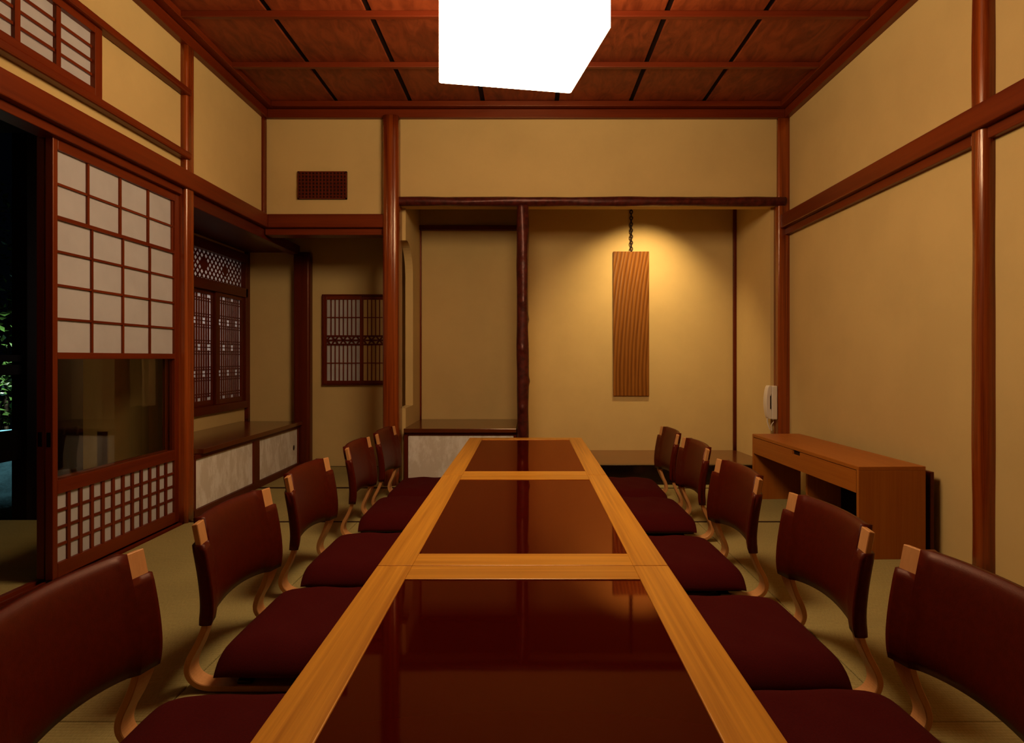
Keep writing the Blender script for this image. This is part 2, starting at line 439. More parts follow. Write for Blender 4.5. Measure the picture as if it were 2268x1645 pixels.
wall('wall_desk_alcove_back', 'narrow plaster end wall above the low shelf', box(-2.46, -1.93, 5.38, 5.44, -.02, 2.0))
g = G().box(-2.45, -2.39, 3.60, 5.40, -.02, 0.50).box(-2.45, -2.39, 3.60, 5.40, 1.74, 2.0)
wall('wall_desk_alcove_side', 'plaster wall below the dark lattice window', g)
wall('wall_desk_alcove_near', 'plaster return wall seen through the glass of the paper screen', box(-2.53, -1.935, 3.60, 3.66, -.02, 2.0))
tag(obj('ceiling_desk_alcove', box(-2.45, -1.96, 3.60, 5.42, 1.815, 1.84), redd(1)), 'dark board soffit above the low shelf', 'ceiling', kind='structure')
tag(obj('ceiling_recess', box(-1.98, -0.93, YB + .10, TB + .06, 2.16, 2.20), redd(0)), 'dark board soffit of the window recess', 'ceiling', kind='structure')
tag(obj('ceiling_toko', box(-.96, 1.86, YB + .12, TB + .06, 2.36, 2.40), redd(0)), 'dark board soffit of the alcoves', 'ceiling', kind='structure')

# cornice: two tiers on each side -----------------------------------
for nm, (x0, x1, y0, y1) in {'right': (XR - .04, XR, YF, YB), 'left': (XL, XL + .04, YF, YB)}.items():
    s = 1 if nm == 'left' else -1
    trim(red, 'lower cedar cornice strip along the %s' % ('wall with paper screens' if s > 0 else 'wall with the oak desk'), 'cornice', x0, x1, y0, y1, 2.66, 2.722)
    a, b = (XL, XL + .085) if s > 0 else (XR - .085, XR)
    trim(red, 'upper cedar cornice strip along the %s' % ('wall with paper screens' if s > 0 else 'wall with the oak desk'), 'cornice', a, b, y0, y1, 2.727, ZC - .001)
trim(red, 'lower cedar cornice strip above the alcoves', 'cornice', XL + .04, XR - .04, YB - .04, YB, 2.66, 2.722)
trim(red, 'upper cedar cornice strip above the alcoves', 'cornice', XL + .085, XR - .085, YB - .085, YB, 2.727, ZC - .001)

# rails (nageshi and the lintels below them) -------------------------
trim(red, 'long cedar rail above the paper screen doors', 'rail', XL - .01, XL + .050, YF, YB - .03, NZ0, NZ1, .006)
trim(red, 'grooved lintel under the rail above the paper screens', 'lintel', XL - .075, XL + .015, YF, 3.50, 1.822, NZ0)
trim(redd, 'lintel beam over the opening above the low shelf', 'lintel', XL - .06, XL + .012, 3.60, 5.32, 1.785, NZ0)
trim(red, 'cedar rail below the vent grille', 'rail', XL + .050, -.935, YB - .060, YB + .01, NZ0, NZ1, .006)
trim(red, 'lintel under the rail below the vent grille', 'lintel', XL + .02, -1.04, YB - .028, YB + .10, 1.812, NZ0)
trim(red, 'long cedar rail on the wall above the oak desk', 'rail', XR - .066, XR + .01, YF, 4.655, NZ0, NZ1, .006)
trim(red, 'lintel strip under the rail above the oak desk', 'lintel', XR - .032, XR + .01, 2.665, YB + .02, 1.812, NZ0)
trim(red, 'lintel strip under the rail nearest the camera', 'lintel', XR - .032, XR + .01, YF, 2.572, 1.812, NZ0)

# pillars --------------------------------------------------------------
round_post('slim cedar pillar between paper screen and low shelf', XL - .07, XL + .037, 3.508, 3.592, -.01, 2.665, .018)
round_post('thin cedar corner pillar left of the vent grille', XL - .03, XL + .020, YB - .045, YB + .02, NZ1 - .01, 2.665, .006, red(2))
round_post('thick polished cedar pillar between recess and shelf alcove', -1.045, -.928, 4.535, 4.72, -.01, 2.665, .036)
round_post('polished cedar pillar behind the wall telephone', 1.822, XR + .02, YB - .030, YB + .065, -.01, 2.665, .012)
round_post('glossy round-edged cedar pillar beside the oak desk', 1.857, XR + .05, 2.572, 2.665, -.01, 2.665, .034, wob=.0012)
round_post('dark cedar pillar at the end of the low shelf', -1.955, -1.818, 5.27, 5.365, -.01, 1.80, .020, redd(2))
round_post('dark corner strip behind the hanging slab alcove', 1.735, 1.765, TB - .025, TB + .01, .13, 2.37, .004, redd(2))
round_post('thin cedar corner strip of the shelf alcove', -.918, -.892, TB - .024, TB + .005, .39, 2.03, .004, red(2))
round_post('dark strip where lattice window meets plaster', -2.405, -2.36, 5.34, 5.39, .38, 1.82, .005, redd(2))

def log(label, cat, p0, p1, r, knots=(), seg=20, n=60, seed=1, flat=None):
    TRIM[0] += 1
    rs = random.Random(seed); p0, p1 = Vector(p0), Vector(p1)
    t = (p1 - p0).normalized(); u = Vector((0, 1, 0)) if abs(t.y) < .5 else Vector((1, 0, 0)); v = t.cross(u)
    ph = [rs.random() * 6.3 for _ in range(6)]
    rings = []
    for k in range(n + 1):
        f = k / n; c = p0 + (p1 - p0) * f; L = (p1 - p0).length * f
        ring = []
        for i in range(seg):
            a = 2 * PI * i / seg
            rr = r * (1 + .04 * math.sin(3 * a + L * 4 + ph[0]) + .035 * math.sin(2 * a - L * 7 + ph[1]) + .025 * math.sin(5 * a + L * 13 + ph[2]) + .02 * math.sin(L * 21 + ph[3]))
            for (kl, ka, kr) in knots:
                d = math.hypot(L - kl, r * ((a - ka + PI) % (2 * PI) - PI))
                rr += kr * math.exp(-(d / .022) ** 2)
            ring.append(c + (u * math.cos(a) + v * math.sin(a)) * rr)
        rings.append(ring)
    me = G().loft(rings).mesh('log', smooth=True)
    o = obj('trim_%d' % TRIM[0], me, bark)
    return tag(o, label, cat, kind='structure')
log('dark natural log lintel across the alcove openings', 'beam', (-.945, YB - .022, 2.055), (1.872, YB - .022, 2.055), .034, seed=3, n=140)
log('dark knotty log pillar between the two alcoves', 'pillar', (-.034, YB - .01, 0.0), (-.034, YB - .01, 2.03), .043,
    knots=[(.55, 3.14, .010), (.98, 3.14, .012), (1.32, 3.14, .009), (1.66, 3.14, .010), (.75, 4.6, .008), (1.2, 5.0, .008)], seed=5, n=120)
trim(redd, 'dark cross rail at the top of the shelf alcove', 'rail', -.905, -.055, TB - .05, TB, 2.09 - .10, 2.03)

# slab alcove (raised floor) and shelf alcove --------------------------
trim(shelf_m, 'glossy raised floor board under the hanging slab', 'floor board', -.014, 1.80, YB + .02, TB, .105, .140)
trim(lambda a: black, 'black lacquered sill of the slab alcove', 'sill', -.014, 1.822, YB - .035, YB + .02, -.01, .142, .006)
sh = thing('alcove_cabinet', 'low shelf alcove cabinet with a pale paper front', 'cabinet', kind=None)
bar('shelf_board', shelf_m, -.904, -.08, YB - .005, TB - .001, .372, .402, sh, .003)
bar('frame_rail', redd, -.904, -.08, YB + .018, YB + .05, .352, .371, sh)
bar('frame_stile', redd, -.904, -.876, YB + .018, YB + .05, 0, .352, sh)
bar('frame_stile', redd, -.100, -.080, YB + .018, YB + .05, 0, .352, sh)
bar('frame_rail', redd, -.876, -.100, YB + .018, YB + .05, 0, .03, sh)
obj('sliding_panel', G().prism(rrect(-.875, -.101, .031, .351, .012), 1, YB + .026, YB + .042), fusuma, sh)

# low shelf in the left alcove -------------------------------------------
ds = thing('low_wall_cabinet', 'low built-in cabinet with two pale sliding panels under a dark shelf', 'cabinet')
bar('shelf_board', shelf_m, -2.388, XL + .052, 3.662, 5.268, .362, .392, ds, .003)
bar('frame_rail', redd, XL - .005, XL + .03, 3.60, 5.268, .338, .361, ds)
bar('frame_rail', redd, XL - .005, XL + .03, 3.60, 5.268, 0.0, .048, ds)
for a, b in ((3.593, 3.615), (4.385, 4.475), (5.235, 5.268)):
    bar('frame_stile', redd, XL - .005, XL + .03, a, b, .048, .338, ds)
for a, b in ((3.615, 4.385), (4.475, 5.235)):
    pn = obj('sliding_panel', box(XL + .003, XL + .018, a, b, .048, .338).mesh('p', .002, 1), fusuma, ds)
    if b > 5:
        obj('finger_pull', G().prism([(5.16 + .016 * math.cos(2 * PI * k / 12), .185 + .022 * math.sin(2 * PI * k / 12)) for k in range(12)], 0, XL + .016, XL + .0195), iron, pn)

# ------------------------------------------------------------------ paper screen doors
def grid_door(name, label, dx):
    d = thing(name, label, 'door', kind='structure')
    X0, X1 = XL - .042 + dx, XL - .010 + dx     # thickness
    Y0, Y1 = 2.578, 3.512
    st = .040
    bar('stile', red, X0, X1, Y0, Y0 + .028, .012, 1.826, d, .003)
    bar('stile', red, X0, X1, Y1 - st, Y1, .012, 1.826, d, .003)
    a, b = Y0 + .028, Y1 - st
    for z0, z1 in ((1.778, 1.826), (.914, .942), (.357, .413), (.012, .072)):
        bar('rail', red, X0, X1, a, b, z0, z1, d, .002)
    rows = [1.778 - .1393 * k for k in range(7)]; rows[-1] = .942
    xm0, xm1 = X1 - .014, X1 - .006
    cols_top = [a] + [2.796 + .222 * k for k in range(3)] + [b]
    cols_low = [a + (b - a) * k / 4 for k in range(5)]
    for k in range(1, 6):
        hh = .0085 if k == 2 else .005
        bar('muntin', red, xm0, xm1 + (.003 if k == 2 else 0), a, b, rows[k] - hh, rows[k] + hh, d)
    for yy in cols_top[1:-1]: bar('muntin', red, xm0, xm1, yy - .007, yy + .007, rows[2], 1.778, d)
    bar('muntin', red, xm0, xm1, b - .02, b - .008, rows[2], 1.778, d)
    for yy in cols_low[1:-1]: bar('muntin', red, xm0, xm1, yy - .006, yy + .006, .942, rows[2], d)
    for r in range(6):
        cs = cols_top if r < 2 else cols_low
        for c in range(4):
            obj('paper_pane', box(X1 - .017, X1 - .0145, cs[c], cs[c + 1], rows[r + 1], rows[r]), paper, d)
    # lower glass
    obj('glass_pane', box(X1 - .022, X1 - .018, a, b, .413, .914), glass, d)
    # lower square lattice
    n, m = 12, 4
    for k in range(1, n):
        yy = a + (b - a) * k / n
        bar('lattice_slat', red, xm0, xm1, yy - .0095, yy + .0095, .072, .357, d)
    for k in range(1, m):
        zz = .072 + .285 * k / m
        bar('lattice_slat', red, xm0, xm1 - .002, a, b, zz - .006, zz + .006, d)
    for k in range(n):
        for j in range(m):
            obj('paper_pane', box(X1 - .017, X1 - .0145, a + (b - a) * k / n, a + (b - a) * (k + 1) / n, .072 + .285 * j / m, .072 + .285 * (j + 1) / m), paper, d)
    obj('finger_pull', box(X0 + .006, X1 - .008, Y0 - .0015, Y0 + .004, .555, .615).mesh('p', .001, 1), black, d)
    return d
d1 = grid_door('door_1', 'cedar paper screen door with a glass band and square lattice foot', 0.0)
d2 = copy_tree(d1); d2.name = 'door_2'; d2.location = (-.045, .012, 0)
d2['label'] = 'second paper screen door stacked behind the first, its dark edge showing'
# sill with grooves
for k, (a, b, z) in enumerate(((XL - .012, XL + .01, .004), (XL - .052, XL - .040, .004), (XL - .11, XL - .085, .004))):
    trim(red, ['inner', 'middle', 'outer'][k] + ' wooden runner of the sliding screen sill', 'sill', a, b, .62, 3.52, -.03, z, .001)
trim(redd, 'grooved sill bed under the sliding screens', 'sill', XL - .12, XL + .01, .62, 3.52, -.05, -.012, .001)

# ------------------------------------------------------------------ transom window over the doors
tw = thing('window_1', 'paper transom window with cedar bars above the screens', 'window', kind='structure')
ty0, ty1 = .95, 2.822
bar('frame_stile', red, XL, XL + .028, ty1 - .046, ty1, 2.062, 2.378, tw, .002)
bar('frame_stile', red, XL, XL + .028, ty0, ty0 + .046, 2.062, 2.378, tw, .002)
bar('frame_rail', red, XL, XL + .028, ty0 + .046, ty1 - .046, 2.346, 2.378, tw, .002)
bar('frame_rail', red, XL, XL + .028, ty0 + .046, ty1 - .046, 2.062, 2.102, tw, .002)
cy = [ty1 - .046 - .2065 * k for k in range(9)]; cy[-1] = ty0 + .046
for c in cy[1:-1]: bar('muntin', red, XL + .006, XL + .020, c - .013, c + .013, 2.102, 2.346, tw)
for k in range(1, 4):
    z = 2.102 + .244 * k / 4; bar('muntin', red, XL + .006, XL + .014, ty0 + .046, ty1 - .046, z - .006, z + .006, tw)
for i in range(len(cy) - 1):
    for k in range(4):
        obj('paper_pane', box(XL + .0015, XL + .0055, cy[i + 1], cy[i], 2.102 + .061 * k, 2.102 + .061 * (k + 1)), paper, tw)
trim(red, 'upper slim rail above the paper transom window', 'rail', XL - .002, XL + .052, YF, 3.535, 2.378, 2.416, .010)
trim(red, 'lower slim rail below the paper transom window', 'rail', XL - .002, XL + .052, YF, 3.535, 2.022, 2.062, .010)

# ------------------------------------------------------------------ lattice window of the left alcove
lw = thing('window_2', 'dark lattice window with diamond fretwork on top above the low shelf', 'window', kind='structure')
WX = -2.39
wy0, wy1 = 3.75, 5.34
bar('frame_rail', redd, WX - .045, WX + .03, wy0, wy1, .50, .56, lw, .003)
bar('frame_rail', redd, WX - .045, WX + .03, wy0, wy1, 1.425, 1.50, lw, .003)
bar('frame_rail', redd, WX - .045, WX + .03, wy0, wy1, 1.715, 1.79, lw, .003)
bar('frame_stile', redd, WX - .045, WX + .03, wy1 - .035, wy1, .56, 1.715, lw, .003)
bar('frame_stile', redd, WX - .045, WX + .03, 3.66, wy0, .50, 1.79, lw, .003)
obj('paper_backing', box(WX - .018, WX - .014, wy0, wy1 - .035, 1.50, 1.715), paper, lw)
# diamond fretwork (two sets of diagonal slats with two solid lozenge bosses)
fy0, fy1, fz0, fz1 = wy0, wy1 - .045, 1.50, 1.715
H = fz1 - fz0
def diag(y, sgn):
    pts = []
    hw = .0115
    za, zb = fz0, fz1
    ya, yc = (y, y + H) if sgn > 0 else (y, y - H)
    return [(ya - hw, za), (ya + hw, za), (yc + hw, zb), (yc - hw, zb)]
def clip_poly(poly, lo, hi):
    def half(p, f):
        out = []
        for i in range(len(p)):
            a, b = p[i], p[(i + 1) % len(p)]
            fa, fb = f(a), f(b)
            if fa >= 0: out.append(a)
            if (fa >= 0) != (fb >= 0):
                t = fa / (fa - fb); out.append((a[0] + (b[0] - a[0]) * t, a[1] + (b[1] - a[1]) * t))
        return out
    p = half(poly, lambda q: q[0] - lo); return half(p, lambda q: hi - q[0]) if p else p
step = .060
for sgn in (1, -1):
    y = fy0 - H - .1
    while y < fy1 + H + .1:
        pl = clip_poly(diag(y, sgn), fy0, fy1)
        if len(pl) >= 3:
            obj('fret_slat', G().prism(pl, 0, WX - .0135 + (.0012 if sgn > 0 else 0), WX - .0115 + (.0012 if sgn > 0 else 0)), redd(1), lw)
        y += step
for c in (4.03, 4.36, 4.69, 5.02):
    z = 1.612
    obj('fret_boss', G().prism([(c - .052, z), (c, z - .052), (c + .052, z), (c, z + .052)], 0, WX - .0125, WX - .008), redd(1), lw)
# sliding sashes with clustered slats
def sash(y0, y1, xo):
    s = bpy.data.objects.new('sash', None); COL.objects.link(s); s.parent = lw
    bar('sash_stile', redd, WX - .015 + xo, WX + .005 + xo, y0, y0 + .045, .56, 1.425, s, .002)
    bar('sash_stile', redd, WX - .015 + xo, WX + .005 + xo, y1 - .045, y1, .56, 1.425, s, .002)
    bar('sash_rail', redd, WX - .015 + xo, WX + .005 + xo, y0 + .045, y1 - .045, .56, .60, s, .002)
    bar('sash_rail', redd, WX - .015 + xo, WX + .005 + xo, y0 + .045, y1 - .045, 1.395, 1.425, s, .002)
    a, b = y0 + .045, y1 - .045
    obj('paper_pane', box(WX - .016 + xo, WX - .0125 + xo, a, b, .60, 1.395), paper, s)
    n = max(4, round((b - a) / .034))
    cl = [.60, .80, .998, 1.196, 1.395]
    for k in range(1, n):
        yy = a + (b - a) * k / n
        # slats stop at alternate clusters so that small white blocks show
        segs = [(.60, 1.395)]
        for ci in range(5):
            if k % 4 == (1 if ci % 2 else 3):
                lo, hi = cl[ci] - .022, cl[ci] + .022
                out = []
                for p, q in segs:
                    if lo > p and hi < q: out += [(p, lo), (hi, q)]
                    elif hi >= q: out.append((p, min(q, lo)))
                    elif lo <= p: out.append((max(p, hi), q))
                segs = out
        for p, q in segs:
            if q - p > .01:
                bar('lattice_slat', red, WX - .012 + xo, WX - .009 + xo, yy - .0118, yy + .0118, p, q, s)
    for c in cl:
        for off in (-.050, -.030, 0.0, .030, .050):
            z = c + off
            if .605 < z < 1.39: bar('lattice_slat', redd, WX - .0115 + xo, WX - .0065 + xo, a, b, z - .0035, z + .0035, s)
sash(4.83, 5.305, .008)
sash(4.36, 4.86, -.012)
sash(3.80, 4.38, .008)

# ------------------------------------------------------------------ small lattice window in the recess
sw = thing('window_3', 'small lattice window with a fret band in the dim recess', 'window', kind='structure')
SX0, SX1, SZ0, SZ1 = -1.732, -1.085, .688, 1.455
SY = TB + .02
bar('frame_stile', redd, SX0, SX0 + .012, SY - .03, SY, SZ0, SZ1, sw, .001)
bar('frame_stile', redd, SX1 - .012, SX1, SY - .03, SY, SZ0, SZ1, sw, .001)
bar('frame_rail', redd, SX0 + .012, SX1 - .012, SY - .03, SY, SZ0, SZ0 + .012, sw, .001)
bar('frame_rail', redd, SX0 + .012, SX1 - .012, SY - .03, SY, SZ1 - .012, SZ1, sw, .001)
def small_sash(x0, x1, yo):
    s = bpy.data.objects.new('sash', None); COL.objects.link(s); s.parent = sw
    z0, z1 = SZ0 + .012, SZ1 - .012
    A, B = SY - .022 + yo, SY - .008 + yo
    for p, q in ((x0, x0 + .026), (x1 - .018, x1)): bar('sash_stile', red, p, q, A, B, z0, z1, s, .001)
    bar('sash_rail', red, x0 + .026, x1 - .018, A, B, z0, z0 + .026, s, .001)
    bar('sash_rail', red, x0 + .026, x1 - .018, A, B, z1 - .032, z1, s, .001)
    a, b, za, zb = x0 + .026, x1 - .018, z0 + .026, z1 - .032
    obj('paper_pane', box(a, b, B - .004, B - .002, za, zb), paper, s)
    bz0, bz1 = 1.025, 1.110
    n = 8
    for k in range(1, n):
        xx = a + (b - a) * k / n
        for p, q in ((za, bz0), (bz1, zb)): bar('lattice_slat', red, xx - .0042, xx + .0042, A + .002, B - .004, p, q, s)
    for z in (za + (bz0 - za) * .5, bz1 + (zb - bz1) * .5): bar('lattice_slat', red, a, b, A + .001, B - .005, z - .004, z + .004, s)
    # fret band of rails and hexagon slats
    bar('fret_rail', redd, a, b, A, B - .003, bz0, bz0 + .014, s); bar('fret_rail', redd, a, b, A, B - .003, bz1 - .014, bz1, s)
    zc, hh = (bz0 + bz1) / 2, (bz1 - bz0) / 2 - .014
    m = 4; wdt = (b - a) / m
    for k in range(m):
        c = a + wdt * (k + .5)
        for sx in (-1, 1):
            for sz in (-1, 1):
                p0 = (c + sx * wdt * .48, zc); p1 = (c + sx * wdt * .16, zc + sz * hh)
                dx, dz = p1[0] - p0[0], p1[1] - p0[1]; L = math.hypot(dx, dz); nx, nz = -dz / L * .0065, dx / L * .0065
                obj('fret_slat', G().prism([(p0[0] + nx, p0[1] + nz), (p1[0] + nx, p1[1] + nz), (p1[0] - nx, p1[1] - nz), (p0[0] - nx, p0[1] - nz)], 1, A, B - .003), redd(0), s)
        obj('fret_slat', box(c - wdt * .30, c + wdt * .30, A, B - .003, zc - .007, zc + .007), redd(0), s)
small_sash(SX0 + .012, SX0 + .335, 0.0)
small_sash(SX0 + .318, SX1 - .012, .013)

# ------------------------------------------------------------------ vent grille
vg = thing('vent_grille', 'dark red lattice air vent set high in the plaster', 'vent')
VX0, VX1, VZ0, VZ1, VY = -1.672, -1.315, 2.075, 2.276, YB
obj('vent_box', box(VX0, VX1, VY - .012, VY - .001, VZ0, VZ1), dark_hole, vg)
for a, b, c, d in ((VX0, VX1, VZ0, VZ0 + .009), (VX0, VX1, VZ1 - .009, VZ1), (VX0, VX0 + .009, VZ0, VZ1), (VX1 - .009, VX1, VZ0, VZ1)):
    bar('frame', redd, a, b, VY - .022, VY - .010, c, d, vg)
for k in range(1, 14):
    x = VX0 + (VX1 - VX0) * k / 14; bar('slat', redd, x - .0055, x + .0055, VY - .021, VY - .012, VZ0 + .009, VZ1 - .009, vg)
for k in range(1, 8):
    z = VZ0 + (VZ1 - VZ0) * k / 8; bar('slat', redd, VX0 + .009, VX1 - .009, VY - .018, VY - .012, z - .005, z + .005, vg)

# ------------------------------------------------------------------ ceiling lamp
LB = 2.10
k_ = (LB - CAM_H) / 1.03
FL = Vector((-.329, 2.376)) * k_; FR = Vector((.171, 2.469)) * k_; NR = Vector((.2586, 1.957)) * k_
ctr = (FL + NR) / 2; side = (FR - FL).length
rotz = math.atan2((FR - FL).y, (FR - FL).x)
lamp = thing('paper_lantern', 'big glowing white square paper lantern hanging from the ceiling', 'lamp', (ctr.x, ctr.y, LB), rotz)
hs = side / 2
sh_me = G().prism(rrect(-hs, hs, -hs, hs, .012, 3), 2, 0, .36).mesh('shade')
obj('shade', sh_me, lamp_m, lamp)
obj('cord', G().tube([(0, 0, .36), (0, 0, ZC - LB - .03)], .006), black, lamp)
obj('ceiling_cap', G().prism([(.05 * math.cos(2 * PI * k / 20), .05 * math.sin(2 * PI * k / 20)) for k in range(20)], 2, ZC - LB - .035, ZC - LB), black, lamp)

# spotlight hidden behind the log lintel
sp = thing('alcove_spotlight', 'small black spotlight tucked behind the dark log lintel', 'spotlight', (1.0, 4.785, 2.36))
obj('stem', G().tube([(0, 0, 0), (0, 0, -.05)], .008), black, sp)
obj('can', G().tube([(0, -.02, -.03), (0, .01, -.085)], .03, 16), black, sp)
sl = bpy.data.lights.new('alcove_spot_beam', 'SPOT'); slo = bpy.data.objects.new('alcove_spot_beam', sl); COL.objects.link(slo)
sl.energy = TOKO_SPOT_W; sl.color = (1.0, .72, .36); sl.spot_size = math.radians(100); sl.spot_blend = 1.0; sl.shadow_soft_size = .02
slo.location = (1.0, 4.80, 2.258)
slo.rotation_euler = Vector((-.06, .36, -1.0)).to_track_quat('-Z', 'Y').to_euler()

# ------------------------------------------------------------------ hanging slab
hp = thing('hanging_wood_slab', 'tall figured wooden slab hanging on a chain in the lit alcove', 'wall hanging', (.875, TB - .0085, .598))
me = box(-.151, .151, -.0075, .0075, 0, 1.218).mesh('slab', .003)
so = obj('slab', me, slab_m, hp)
z = 1.225
i = 0
while z < 1.755:
    pts = [(0.011 * math.cos(2 * PI * k / 12), 0, .017 * math.sin(2 * PI * k / 12)) for k in range(13)]
    if i % 2: pts = [(0, a, c) for a, b, c in pts]
    if i < 2 : me_link = G().tube(pts, .0045, 6).mesh('chain_link', smooth=True); LINKS = globals().setdefault('LINKS', []); LINKS.append(me_link)
    lk = obj('chain_link', LINKS[i % 2], iron, hp); lk.location = (0, -.009, z + .012)
    z += .026; i += 1

# ------------------------------------------------------------------ wall telephone
ph = thing('wall_telephone', 'ivory wall telephone mounted on the alcove pillar', 'telephone', (1.820, YB + .012, .47))
me = box(-.040, 0, -.036, .036, .0, .245).mesh('base', .007, 3); obj('base', me, phone_m, ph)
prof = []
for k in range(17):
    t = k / 16; zz = .004 + .243 * t
    bulge = .030 * math.sin(PI * t) ** .6
    inner = -.041 - (.010 if .27 < t < .73 else 0.0)
    prof.append((zz, -.060 - bulge * .72, inner))
rings = [[(o_, -.026, zz), (o_ + .004, -.031, zz), (i_, -.029, zz), (i_, .029, zz), (o_ + .004, .031, zz), (o_, .026, zz)] for zz, o_, i_ in prof]
obj('handset', G().loft(rings).mesh('handset', .002, 2), phone_m, ph)
obj('keypad', box(-.0425, -.039, -.02, .02, .075, .17), dark_hole, ph)
pts = [(-.062, 0, .006), (-.062, 0, -.015), (-.055, -.004, -.045), (-.045, -.006, -.075)]
obj('cord', G().tube(pts, .0045, 8), phone_m, ph)
pts = [(-.018, 0, .002), (-.016, 0, -.02), (-.026, .0, -.032), (-.034, 0, -.05), (-.03, 0, -.085)]
obj('cord', G().tube(pts, .0042, 8), phone_m, ph)

# ------------------------------------------------------------------ oak desk
rz = math.atan2(1.469 - 1.51, 1.25)
dk = thing('low_oak_desk', 'low oak desk with one long drawer against the plaster wall', 'desk', (1.51, 2.88, 0), -rz * 1.0)
dk.rotation_euler = (0, 0, math.radians(1.85))
DW, DD, DH, T = 1.25, .312, .423, .020
bar('top', desk_m, 0, DD, 0, DW, DH - .018, DH, dk, .0015)
bar('side_panel', desk_m, 0, DD, 0, T, 0, DH - .018, dk, .0015)
bar('side_panel', desk_m, 0, DD, DW - T, DW, 0, DH - .018, dk, .0015)
bar('divider_panel', desk_m, .10, DD - .02, DW * .56, DW * .56 + T, 0, .300, dk, .001)
bar('back_panel', lambda a: outer_wood, DD - .018, DD - .004, T, DW * .56, 0.0, .300, dk)
bar('bottom_rail', desk_m, .03, DD - .02, T, DW - T, .292, .300, dk)
dr = obj('drawer_front', G().box(.0, .018, T + .002, DW / 2 - .045, .300, .402).box(.0, .018, DW / 2 + .045, DW - T - .002, .300, .402)
         .box(.0, .018, DW / 2 - .045, DW / 2 + .045, .300, .380).mesh('drawer_front'), desk_m(1), dk)
obj('pull_slot', box(.010, .017, DW / 2 - .045, DW / 2 + .045, .380, .402), dark_hole, dr)
bd = thing('dark_board', 'dark board standing on edge between the oak desk and the wall', 'board', (1.852, 2.905, 0), math.radians(1.2))
obj('panel', box(0, .018, 0, 1.1, 0, .395).mesh('panel', .002), redd(1), bd)

# ------------------------------------------------------------------ tables
TT, TW, TX = .37, .77, -.012
def table(y0, y1, label):
    L = y1 - y0
    t = thing('low_table', label, 'table', (TX, y0, 0), 0, 'three low tables joined end to end')
    hw = TW / 2; g = .0012; th = .034
    bs, be = .092, .102
    bar('frame_stile', oak, -hw, -hw + bs, g, L - g, TT - th, TT, t, .0022)
    bar('frame_stile', oak, hw - bs, hw, g, L - g, TT - th, TT, t, .0022)
    bar('frame_rail', oak, -hw + bs, hw - bs, g, be, TT - th, TT, t, .0016)
    bar('frame_rail', oak, -hw + bs, hw - bs, L - be, L - g, TT - th, TT, t, .0016)
    obj('lacquer_inset', box(-hw + bs, hw - bs, be, L - be, TT - th + .004, TT - .0028), lacq, t)
    for sx in (-1, 1):
        for yy in (.06, L - .06):
            x = sx * (hw - .055); bar('leg', oak, x - .025, x + .025, yy - .025, yy + .025, 0, TT - th, t, .003)
        bar('apron', oak, sx * (hw - .055) - .010, sx * (hw - .055) + .010, .085, L - .085, TT - .085, TT - th, t)
    for yy in (.06, L - .06): bar('apron', oak, -hw + .08, hw - .08, yy - .01, yy + .01, TT - .085, TT - th, t)
    return t
T1, T2, T3 = 4.35, 2.965, 1.674
table(T2, T1, 'oak table with red-black inset farthest from the camera, by the alcoves')
table(T3, T2, 'middle oak table with red-black inset between two other tables')
table(T3 - 1.30, T3, 'nearest oak table with red-black inset, cut off by the picture edge')

# ------------------------------------------------------------------ low chairs with leather backs
CW = .492          # overall width
def strip_path():
    ctrl = [(-.40, .012), (-.20, .011), (-.06, .011), (.005, .013), (.040, .028), (.056, .056), (.050, .090), (.026, .135), (.006, .185), (.000, .240), (.006, .310), (.018, .380), (.034, .462)]
    # Catmull-Rom
    out = []
    for i in range(len(ctrl) - 1):
        p0 = Vector(ctrl[max(i - 1, 0)]); p1 = Vector(ctrl[i]); p2 = Vector(ctrl[i + 1]); p3 = Vector(ctrl[min(i + 2, len(ctrl) - 1)])
        for k in range(4):
            t = k / 4
            out.append(0.5 * ((2 * p1) + (p2 - p0) * t + (2 * p0 - 5 * p1 + 4 * p2 - p3) * t * t + (3 * p1 - p0 - 3 * p2 + p3) * t ** 3))
    out.append(Vector(ctrl[-1]))
    return out
PATH = strip_path()
def u_at(h):
    for a, b in zip(PATH[:-1], PATH[1:]):
        if a.x > -.02 and h >= .19 and a.y <= h <= b.y:
            f = (h - a.y) / max(1e-6, b.y - a.y); return a.x + (b.x - a.x) * f
    return PATH[-1].x
def bow_at(y, h):
    k = min(1.0, max(0.0, (h - .07) / .13)); k = k * k * (3 - 2 * k)
    return .038 * max(0.0, 1 - (y / (CW / 2)) ** 2) * k
def strip_mesh(yc):
    hw, th = .0275, .0082
    rings = []
    for i, p in enumerate(PATH):
        t = (PATH[min(i + 1, len(PATH) - 1)] - PATH[max(i - 1, 0)]).normalized()
        n = Vector((-t.y, t.x))
        a, b = p + n * th, p - n * th
        rings.append([(q_.x + (.6 * bow_at(y_, q_.y) if i > 16 else 0), y_, q_.y) for q_, y_ in ((a, yc - hw), (a, yc + hw), (b, yc + hw), (b, yc - hw))])
    return G().loft(rings).mesh('bentwood_post', .002, 1)
